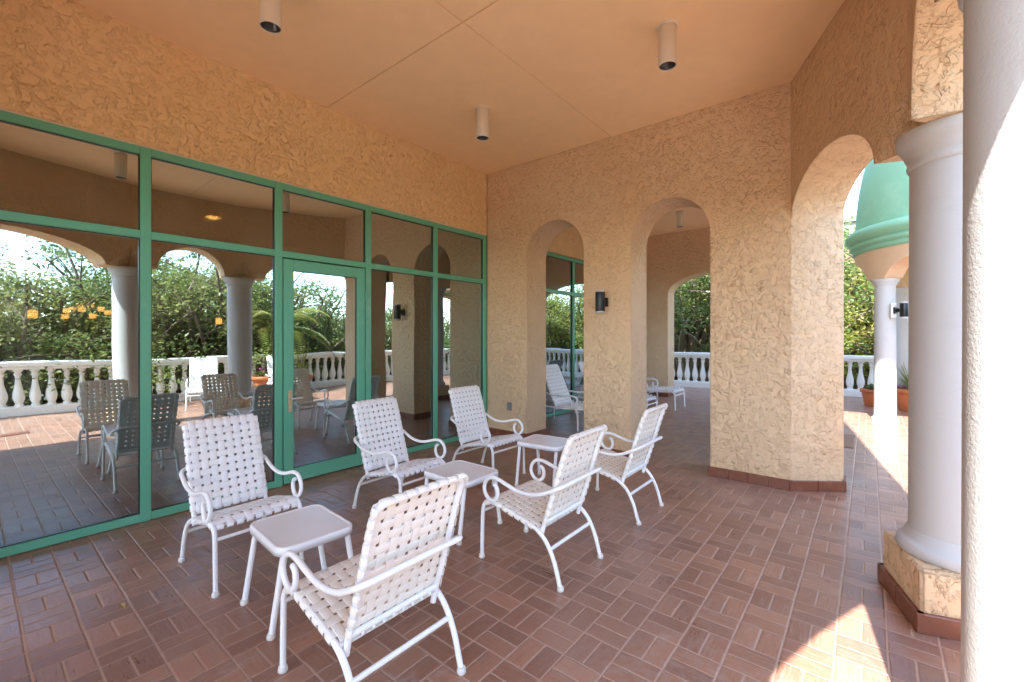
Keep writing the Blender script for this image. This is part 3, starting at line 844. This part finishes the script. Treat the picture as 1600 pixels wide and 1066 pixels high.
def make_chaise():
    root = thing('chaise_lounge', 'x', 'chaise lounge', group='white woven strap chaise lounges')
    yf = .285; r = .0145
    rail = [(.955, .012), (.95, .15), (.945, .30), (.925, .355), (.87, .378), (.75, .372), (.55, .356), (.35, .345), (.1, .335), (-.2, .335), (-.5, .335), (-.66, .325), (-.72, .28), (-.745, .18), (-.755, .01)]
    for s in (-1, 1):
        m = MB(); m.tube(spline([(x, s * yf, z) for x, z in rail], 5), r, 10); m.build('side_rail', M['white_metal'], root)
        sc = [(.30, .47), (.285, .455), (.28, .425), (.30, .395), (.335, .385), (.37, .40), (.39, .44), (.385, .49), (.35, .53), (.28, .545), (.15, .535), (.0, .53), (-.12, .535), (-.2, .55), (-.26, .50)]
        m = MB(); m.tube(spline([(x, s * (yf + .012), z) for x, z in sc], 5), .0135, 10); m.build('armrest', M['white_metal'], root)
        m = MB(); m.tube(spline([(.33, s * yf, .345), (.37, s * yf, .31), (.385, s * yf, .2), (.388, s * yf, .01)], 5), r, 10); m.build('leg', M['white_metal'], root)
        m = MB(); m.tube([(-.22, s * (yf - .04), .56), (-.40, s * (yf - .04), .22), (-.40, s * (yf - .04), .03)], .010, 8); m.build('back_strut', M['white_metal'], root)
    for x, z in ((.955, .30), (.388, .30), (-.74, .22)):
        m = MB(); m.tube([(x, -yf, z), (x, yf, z)], .011, 8); m.build('crossbar', M['white_metal'], root)
    yb = .245
    bk = [(-.02, .30), (-.08, .42), (-.16, .60), (-.25, .80), (-.315, .935)]
    pts = [(x, -yb, z) for x, z in bk] + [(-.335, -yb + .03, .972), (-.338, 0, .978), (-.335, yb - .03, .972)] + [(x, yb, z) for x, z in bk[::-1]]
    m = MB(); m.tube(spline(pts, 5), .015, 10); m.build('back_frame', M['white_metal'], root)
    m = MB(); weave(m, dense([(.93, .362), (.87, .392), (.75, .387), (.55, .371), (.35, .360), (.1, .350), (.0, .350)]), yf, 9, .042, 15, .050, .0165); 
    m.build('seat', M['strap'], root)
    m = MB(); weave(m, dense([(-.327, .985), (-.302, .938), (-.237, .806), (-.147, .606), (-.067, .426), (-.03, .36)]), yb, 8, .047, 11, .046, .0165)
    m.build('backrest', M['strap'], root)
    return root
ch = make_chaise()
for i, (x, y, a, lab) in enumerate([(-3.89, 6.25, 0, 'white woven chaise with raised back, seen through the narrow left arch'),
                                    (-3.89, 7.47, 0, 'white woven chaise whose near foot end peeks past the pier in the taller arch'),
                                    (-3.91, 9.055, 0, 'white woven chaise farthest away in the neighbouring bay, its foot end in the taller arch'),
                                    (2.1, 3.25, 196, 'white woven chaise in the sun by the balustrade, mirrored in the second glass pane'),
                                    (2.05, 4.85, 190, 'white woven chaise by the balustrade, mirrored behind the reflected column')]):
    o = ch if i == 0 else copy_tree(ch)
    o.location = (x, y, 0); o.rotation_euler = (0, 0, R(a)); o['label'] = lab

# ------------------------------------------------------------------ balustrade
BP = [(.062, 0), (.062, .03), (.050, .038), (.046, .05), (.056, .07), (.074, .12), (.080, .17), (.074, .23), (.058, .30), (.044, .37), (.037, .44), (.035, .50), (.040, .53), (.052, .545), (.052, .56), (.042, .57), (.046, .60), (.062, .61), (.062, .64)]
bm_ = MB(); bm_.lathe([(r * 1.02, z * 1.06 + .175) for r, z in BP], n=14)
tmp = bm_.build('baluster', M['balus']); BMESH = tmp.data; bpy.data.objects.remove(tmp)
def balustrade(p0, p1, label, sp=.207, posts=()):
    a = Vector(p0); b = Vector(p1); d = b - a; L = d.length; ang = math.atan2(d.y, d.x)
    root = thing('balustrade', label, 'balustrade', (a.x, a.y, 0), ang)
    m = MB(); m.bbox(0, L, -.10, .10, .0, .175, .012); m.build('base_rail', M['balus'], root)
    m = MB(); m.bbox(0, L, -.105, .105, .853, .90, .01); m.bbox(0, L, -.135, .135, .9005, 1.0, .018); m.build('top_rail', M['balus'], root)
    n = int(L / sp)
    for k in range(n):
        x = (k + .5) * L / n
        o = bpy.data.objects.new('baluster', BMESH); col.objects.link(o); o.parent = root; o.location = (x, 0, 0)
    return root
balustrade((3.0, -2.2), (3.0, 13.9), 'long white balustrade along the sunny terrace side, mirrored in the glass wall', .207)
balustrade((-5.6, 12.86), (2.84, 13.99), 'white balustrade across the far end of the terrace behind the domed pavilion', .207)
for (x, y, lab) in ((3.0, 14.06, 'white corner post joining the two balustrades'),):
    m = MB(); m.bbox(x - .16, x + .16, y - .16, y + .16, 0, 1.0, .012); m.bbox(x - .20, x + .20, y - .20, y + .20, 1.0005, 1.07, .015)
    tag(m.build('balustrade_post', M['balus']), lab, 'post')

# ------------------------------------------------------------------ domed pavilion
GC = Vector((1.45, 11.02)); RC = 1.49
root = thing('domed_pavilion', 'small round pavilion with a green dome on peach arches and slim cream columns', 'pavilion', (GC.x, GC.y, 0))
ca = [R(215 + 90 * k) for k in range(4)]
for a in ca:
    c = (RC * math.cos(a), RC * math.sin(a))
    m = MB(); m.lathe([(.19, 0), (.19, .04), (.165, .06), (.158, .08)] + [(.158 - .012 * k / 6, .1 + 2.25 * k / 6) for k in range(7)] + [(.155, 2.37), (.165, 2.38), (.165, 2.40), (.185, 2.42), (.20, 2.45), (.20, 2.475)], c, 24)
    m.build('pavilion_column', M['column'], root)
# drum: cylindrical shell with four arched openings
m = MB(); ri, ro = RC - .17, RC + .17; zt = 3.12; zs = 2.478; hb = .17 / RC + .02
na = 96
def zlow(a):
    dmin = min(abs((a - c + math.pi) % (2 * math.pi) - math.pi) for c in ca)
    if dmin < hb: return zs
    tt = (dmin - math.pi / 4) / (math.pi / 4 - hb)
    return zs + .42 * math.sqrt(max(0, 1 - tt * tt))
for k in range(na * 2):
    a0 = 2 * math.pi * k / (na * 2); a1 = 2 * math.pi * (k + 1) / (na * 2); z0, z1 = zlow(a0), zlow(a1)
    pt = lambda r_, a, z: (r_ * math.cos(a), r_ * math.sin(a), z)
    m.add([pt(ro, a0, z0), pt(ro, a1, z1), pt(ro, a1, zt), pt(ro, a0, zt)], [(0, 1, 2, 3)], True)
    m.add([pt(ri, a0, z0), pt(ri, a1, z1), pt(ri, a1, zt), pt(ri, a0, zt)], [(3, 2, 1, 0)], True)
    m.add([pt(ri, a0, z0), pt(ri, a1, z1), pt(ro, a1, z1), pt(ro, a0, z0)], [(0, 1, 2, 3)])
m.build('drum', M['smooth_peach'], root)
m = MB(); m.lathe([(.01, 3.10), (ro - .01, 3.10)], n=48, cap=False); m.build('pavilion_ceiling', M['smooth_peach'], root)
m = MB(); m.lathe([(ro + .002, 3.00), (ro + .03, 3.02), (ro + .04, 3.06), (ro + .03, 3.09), (ro + .05, 3.10), (ro + .08, 3.13), (ro + .085, 3.17), (ro + .06, 3.20), (ro + .10, 3.22), (ro + .15, 3.28), (ro + .155, 3.35), (ro + .10, 3.42), (ro - .05, 3.46)], n=96)
m.build('moulding', M['dome'], root)
m = MB(); H0 = 3.44; RD = ro - .01; HD = 3.0
m.lathe([(RD * math.cos(R(t)) ** .9, H0 + HD * math.sin(R(t))) for t in range(0, 88, 4)] + [(.06, H0 + HD), (.05, H0 + HD + .25), (.001, H0 + HD + .7)], n=96)
m.build('dome', M['dome'], root)
pc = GC + Vector((RC * math.cos(ca[0]), RC * math.sin(ca[0])))
sconce((pc.x + .12, pc.y - .155, 1.92), R(62), 'black wall light on the slim column of the domed pavilion', True)

# ------------------------------------------------------------------ pots and plants
def blade_plant(mb, n, L, w, up=.9, rnd=random, z=0., droop=.9):
    for k in range(n):
        a = rnd.uniform(0, 2 * math.pi); e = rnd.uniform(.25, up); l = L * rnd.uniform(.6, 1.1)
        d = Vector((math.cos(a), math.sin(a), 0)); sd = Vector((-d.y, d.x, 0))
        vs = []; N = 6
        for i in range(N + 1):
            t = i / N
            p = d * (l * t * (1 - e * .6)) + Vector((0, 0, z + l * (e * t * 1.1 - droop * (1 - e) * t * t * .8)))
            ww = w * (1 - t) ** .7 * (.4 + min(1, t * 4) * .6)
            vs += [p - sd * ww, p + sd * ww]
        mb.add(vs, [(2 * i, 2 * i + 1, 2 * i + 3, 2 * i + 2) for i in range(N)], True)
def leaf_quads(mb, c, n, rad, size, rnd, flat=1.):
    for k in range(n):
        v = Vector((rnd.gauss(0, 1), rnd.gauss(0, 1), rnd.gauss(0, 1))); v.normalize(); v *= rad * rnd.random() ** .45
        p = Vector(c) + Vector((v.x, v.y, v.z * flat))
        ax = Vector((rnd.gauss(0, 1), rnd.gauss(0, 1), rnd.gauss(0, .6))).normalized()
        up = Vector((rnd.gauss(0, .6), rnd.gauss(0, .6), 1)).normalized()
        sd = ax.cross(up).normalized()
        l = size * rnd.uniform(.7, 1.3); w = l * .27
        mb.add([p - ax * l * .5, p - sd * w + up * w * .2, p + ax * l * .5, p + sd * w + up * w * .2], [(0, 1, 2, 3)])
def pot(root, R0, H):
    m = MB(); m.lathe([(R0 * .62, 0), (R0 * .68, .02), (R0 * .93, H * .78), (R0 * .93, H * .80), (R0 * 1.06, H * .81), (R0 * 1.08, H * .98), (R0 * 1.05, H), (R0 * .92, H), (R0 * .9, H * .92)], n=32); m.build('pot', M['pot'], root)
    m = MB(); m.lathe([(.001, H * .93), (R0 * .9, H * .925)], n=24, cap=False); m.build('soil', M['soil'], root)
rp = random.Random(3)
root = thing('potted_plant', 'large terracotta pot with a spiky green plant and purple flowers beside the pavilion column', 'potted plant', (.66, 11.72, 0))
pot(root, .29, .44); m = MB(); blade_plant(m, 60, .75, .014, .95, rp, .42); m.build('foliage', M['palm'], root)
m = MB(); [leaf_quads(m, (.22 * math.cos(t), .22 * math.sin(t), .47), 14, .07, .05, rp, .5) for t in [k * .52 for k in range(12)]]; m.build('flowers', M['petal'], root)
root = thing('potted_plant', 'small terracotta pot with a low green plant left of the pavilion column', 'potted plant', (.07, 12.0, 0))
pot(root, .20, .36); m = MB(); leaf_quads(m, (0, 0, .40), 160, .13, .06, rp, .5); m.build('foliage', M['leafB'], root)
root = thing('potted_plant', 'terracotta pot of pink flowers by the balustrade, mirrored next to the door', 'potted plant', (2.5, 4.72, 0))
pot(root, .32, .50); m = MB(); leaf_quads(m, (0, 0, .56), 260, .27, .07, rp, .5); m.build('foliage', M['leafA'], root)
m = MB(); leaf_quads(m, (0, 0, .64), 120, .27, .05, rp, .4); m.build('flowers', M['petal'], root)
root = thing('potted_plant', 'terracotta pot with tall spiky leaves by the balustrade, mirrored in the door pane', 'potted plant', (2.55, 5.6, 0))
pot(root, .26, .42); m = MB(); blade_plant(m, 70, 1.0, .017, .98, rp, .40); m.build('foliage', M['palm'], root)

# fallen leaf
m = MB(); m.add([(-.03, 0, .004), (-.005, -.016, .012), (.035, .004, .006), (.0, .018, .014)], [(0, 1, 2, 3)]); m.tube([(.035, .004, .006), (.055, .012, .004)], .0015, 5)
tag(m.build('fallen_leaf', M['dead_leaf'], None, (-3.209, .544, .001)), 'small curled yellow leaf lying on the bricks near the glass', 'leaf')

# ------------------------------------------------------------------ trees
def tree_mesh(seed, H, rad, zc, flat, nb, per, size, lm):
    """returns (trunk mesh, crown mesh): crown of leaf clumps set on branch ends, trunk with limbs"""
    rnd = random.Random(seed)
    tk = MB(); cr = MB()
    base = Vector((0, 0, 0)); fork = Vector((rnd.uniform(-.25, .25), rnd.uniform(-.25, .25), H * .34))
    tk.tube(spline([base, base.lerp(fork, .5) + Vector((rnd.uniform(-.12, .12), rnd.uniform(-.12, .12), 0)), fork], 5), [.24 - .08 * k / 10 for k in range(11)], 9)
    for b in range(nb):
        a = 2.4 * b + rnd.uniform(-.4, .4)
        rr = math.sqrt((b + .6) / nb)
        tip = Vector((rad * rr * math.cos(a), rad * rr * math.sin(a), zc + flat * rad * (1.05 - rr * rr * 1.0) * rnd.uniform(.35, 1.1) - (rad * .75 * rr * rnd.random() * flat)))
        mid = fork.lerp(tip, .5) + Vector((rnd.uniform(-.3, .3), rnd.uniform(-.3, .3), rnd.uniform(.0, .35)))
        P = spline([fork - Vector((0, 0, .2)), fork.lerp(mid, .5) + Vector((0, 0, .1)), mid, tip], 4); n = len(P)
        tk.tube(P, [.085 * (1 - k / n) + .012 for k in range(n)], 6, False)
        for t2 in range(4):
            q = mid.lerp(tip, rnd.uniform(.2, 1.)); e = q + Vector((rnd.gauss(0, .45), rnd.gauss(0, .45), rnd.gauss(.12, .3)))
            tk.tube([q, q.lerp(e, .5) + Vector((0, 0, .06)), e], [.022, .014, .006], 5, False)
            leaf_quads(cr, e, per // 5, rnd.uniform(.28, .5), size, rnd, .7)
        leaf_quads(cr, tip, per // 4, rnd.uniform(.35, .6), size, rnd, .7)
    def mk(mb, nm, mat):
        me = bpy.data.meshes.new(nm); me.from_pydata(mb.v, [], mb.f); me.polygons.foreach_set('use_smooth', mb.sm); me.materials.append(mat); me.update(); return me
    return mk(tk, 'trunk', M['bark']), mk(cr, 'crown', lm)
TM = [tree_mesh(11, 5.6, 2.1, 4.5, .75, 42, 300, .088, M['leafA']),
      tree_mesh(23, 5.6, 2.3, 4.4, .8, 46, 360, .086, M['leafB']),
      tree_mesh(37, 5.4, 2.0, 4.2, .8, 42, 400, .085, M['leafC'])]
def tree(k, x, y, sc, rz, label, szz=1., group='trees beyond the balustrade'):
    root = thing('tree', label, 'tree', (x, y, -3.6), rz, group); root.scale = (sc, sc, sc * szz)
    for me, nm in zip(TM[k], ('trunk', 'crown')):
        o = bpy.data.objects.new(nm, me); col.objects.link(o); o.parent = root
LA = 'leafy green tree beyond the long balustrade, one of the row mirrored in the glass wall'
LB = 'dense dark green tree behind the far balustrade, seen through the taller arch'
LC = 'bright yellow green tree behind the domed pavilion'
for (k, x, y, sc, rz) in [(0, 5.2, -2.3, 1.2, 1), (0, 5.2, .3, 1.13, 3), (1, 5.4, 2.4, 1.16, 5), (0, 5.2, 4.5, 1.24, 2), (1, 5.3, 6.4, 1.20, 4),
                          (0, 5.6, 8.6, 1.02, .4), (1, 5.2, 10.6, 1.08, 2.2), (0, 5.6, 12.8, 1.1, 1.1), (1, 8.0, -.8, 1.15, 2), (1, 8.2, 3.4, 1.32, 1), (0, 8.0, 5.6, 1.25, 5.5), (1, 8.4, 10.4, 1.05, 3.3), (0, 8.1, 7.6, 1.12, 2.9)]:
    tree(k, x, y, sc, rz, LA)
for (k, x, y, sc, rz) in [(1, -6.9, 17.2, 1.55, .5), (1, -4.6, 16.4, 1.5, 2), (1, -2.6, 18.4, 1.6, 4), (1, -8.8, 21.5, 1.7, 1), (1, -5.5, 21.8, 1.7, 3)]:
    tree(k, x, y, sc, rz, LB)
for (k, x, y, sc, rz) in [(2, -.9, 17.6, 1.30, .5), (2, 1.4, 17.0, 1.32, 2.5), (2, .3, 20.5, 1.35, 4), (2, 3.6, 18.6, 1.3, 5)]:
    tree(k, x, y, sc, rz, LC)
# palm behind the balustrade
root = thing('palm_tree', 'young palm with arching feathery fronds behind the long balustrade, mirrored by the door', 'palm', (3.5, 5.35, -3.0))
m = MB(); m.tube([(0, 0, 0), (.05, .02, 2.5), (.02, 0, 4.7)], [.14, .11, .09], 10); m.build('trunk', M['bark'], root)
rq = random.Random(5)
for k in range(16):
    m = MB(); a = 2 * math.pi * k / 16 + rq.uniform(-.15, .15); e = rq.uniform(.15, 1.)
    d = Vector((math.cos(a), math.sin(a), 0)); sd = Vector((-d.y, d.x, 0)); L = rq.uniform(1.5, 2.1)
    sp_ = [Vector((0, 0, 4.7)) + d * (L * t * (1 - .35 * e)) + Vector((0, 0, L * (e * 1.0 * t - .75 * t * t))) for t in [i / 14 for i in range(15)]]
    m.tube(sp_, [.014 * (1 - i / 16) for i in range(15)], 5, False)
    for i in range(2, 15):
        for j in (0, .5):
            t = min(i + j, 14); i0_ = int(t); p = sp_[i0_] if i0_ == 14 else sp_[i0_].lerp(sp_[i0_ + 1], t - i0_)
            ll = .42 * math.sin(math.pi * (t / 15) ** .7) + .08
            for s in (-1, 1):
                q = p + sd * (s * ll * .75) + d * (ll * .45) + Vector((0, 0, -.25 * ll))
                w = d * .016
                m.add([p - w, p + w, p.lerp(q, .5) + w * 1.2 + Vector((0, 0, .02)), q, p.lerp(q, .5) - w * 1.2 + Vector((0, 0, .02))], [(0, 1, 2, 3, 4)])
    m.build('frond', M['palm'], root)

# ------------------------------------------------------------------ distant buildings
root = thing('distant_building', 'white building with a brown tile roof strip far behind the domed pavilion', 'building', (0, 44, -2.6))
m = MB(); m.box(-9, 12, 0, 9, 0, 11.4); m.build('wall', M['white_wall'], root)
m = MB(); m.box(-9.4, 12.4, -1.6, -.02, 9.6, 9.9); m.add([(-9.4, -1.6, 9.9), (12.4, -1.6, 9.9), (12.4, -.02, 11.0), (-9.4, -.02, 11.0)], [(0, 1, 2, 3)]); m.build('roof', M['roof_tile'], root)
m = MB(); m.bbox(-9.3, 12.3, -.25, 9.2, 13.0, 13.5, .05); m.box(-9.0, 12.0, -.02, 9.0, 11.42, 12.99); m.build('parapet', M['white_wall'], root)
for r_ in range(2):
    for k in range(7):
        m = MB(); x = -7.6 + k * 2.8; z = 1.8 + r_ * 3.6
        m.bbox(x, x + 1.3, -.06, .05, z, z + 1.8, .02); f = m.build('window', M['white_wall'], root)
        m = MB(); m.box(x + .1, x + 1.2, -.075, -.061, z + .1, z + 1.7); m.build('pane', M['win_dark'], f)
root = thing('distant_house', 'cream house with a small dark window glimpsed between the dark trees', 'house', (-9.5, 27, -3.6))
m = MB(); m.box(-4, 5, 0, 6, 0, 5.6); m.build('wall', M['white_wall'], root)
m = MB(); m.add([(-4.4, -.4, 5.6), (5.4, -.4, 5.6), (5.4, 6.4, 5.6), (-4.4, 6.4, 5.6), (-2, 3, 7.6), (3, 3, 7.6)], [(0, 1, 5, 4), (1, 2, 5), (2, 3, 4, 5), (3, 0, 4), (3, 2, 1, 0)]); m.build('roof', M['roof_tile'], root)
for k in range(4):
    x = -3.2 + k * 2.0
    m = MB(); m.bbox(x, x + 1.2, -.06, .05, 3.3, 4.6, .02); f = m.build('window', M['white_wall'], root)
    m = MB(); m.box(x + .1, x + .57, -.075, -.061, 3.4, 4.5); m.box(x + .63, x + 1.1, -.075, -.061, 3.4, 4.5); m.build('pane', M['win_dark'], f)

# ------------------------------------------------------------------ light, sky, camera
EL = R(50.5); AZ = Vector((-.15, .989)).normalized()       # horizontal travel of the light
sun = bpy.data.lights.new('sun', 'SUN'); sun.energy = 2.4; sun.angle = R(.53); sun.color = (1., .975, .94)
so = bpy.data.objects.new('sun', sun); col.objects.link(so)
d = Vector((AZ.x * math.cos(EL), AZ.y * math.cos(EL), -math.sin(EL)))
so.rotation_euler = d.to_track_quat('-Z', 'Y').to_euler()
w = bpy.data.worlds.new('World'); scn.world = w; w.use_nodes = True
nt = w.node_tree; nt.nodes.clear()
sky = nt.nodes.new('ShaderNodeTexSky'); sky.sky_type = 'NISHITA'; sky.sun_disc = False
sky.sun_elevation = EL; sky.sun_rotation = math.atan2(-AZ.x, -AZ.y); sky.air_density = .9; sky.dust_density = .5; sky.ozone_density = 1.
bg = nt.nodes.new('ShaderNodeBackground'); bg.inputs['Strength'].default_value = .14
ow = nt.nodes.new('ShaderNodeOutputWorld'); nt.links.new(sky.outputs[0], bg.inputs[0]); nt.links.new(bg.outputs[0], ow.inputs[0])

cam = bpy.data.cameras.new('camera'); co_ = bpy.data.objects.new('camera', cam); col.objects.link(co_)
cam.sensor_width = 36; cam.lens = 690 / 1600 * 36; cam.shift_y = -9.5 / 1600
cam.clip_start = .02; cam.clip_end = 2000
co_.location = (0, 0, 1.5); co_.rotation_euler = (R(90), 0, R(38.9))
scn.camera = co_
vs = scn.view_settings; vs.view_transform = 'Standard'; vs.look = 'None'; vs.gamma = 1; vs.exposure = 3.17
cy = scn.cycles
cy.max_bounces = 14; cy.diffuse_bounces = 7; cy.glossy_bounces = 6; cy.transparent_max_bounces = 12
cy.sample_clamp_indirect = 8; cy.caustics_reflective = True; cy.blur_glossy = .5
cy.use_denoising = True
try: cy.denoiser = 'OPENIMAGEDENOISE'
except Exception: pass
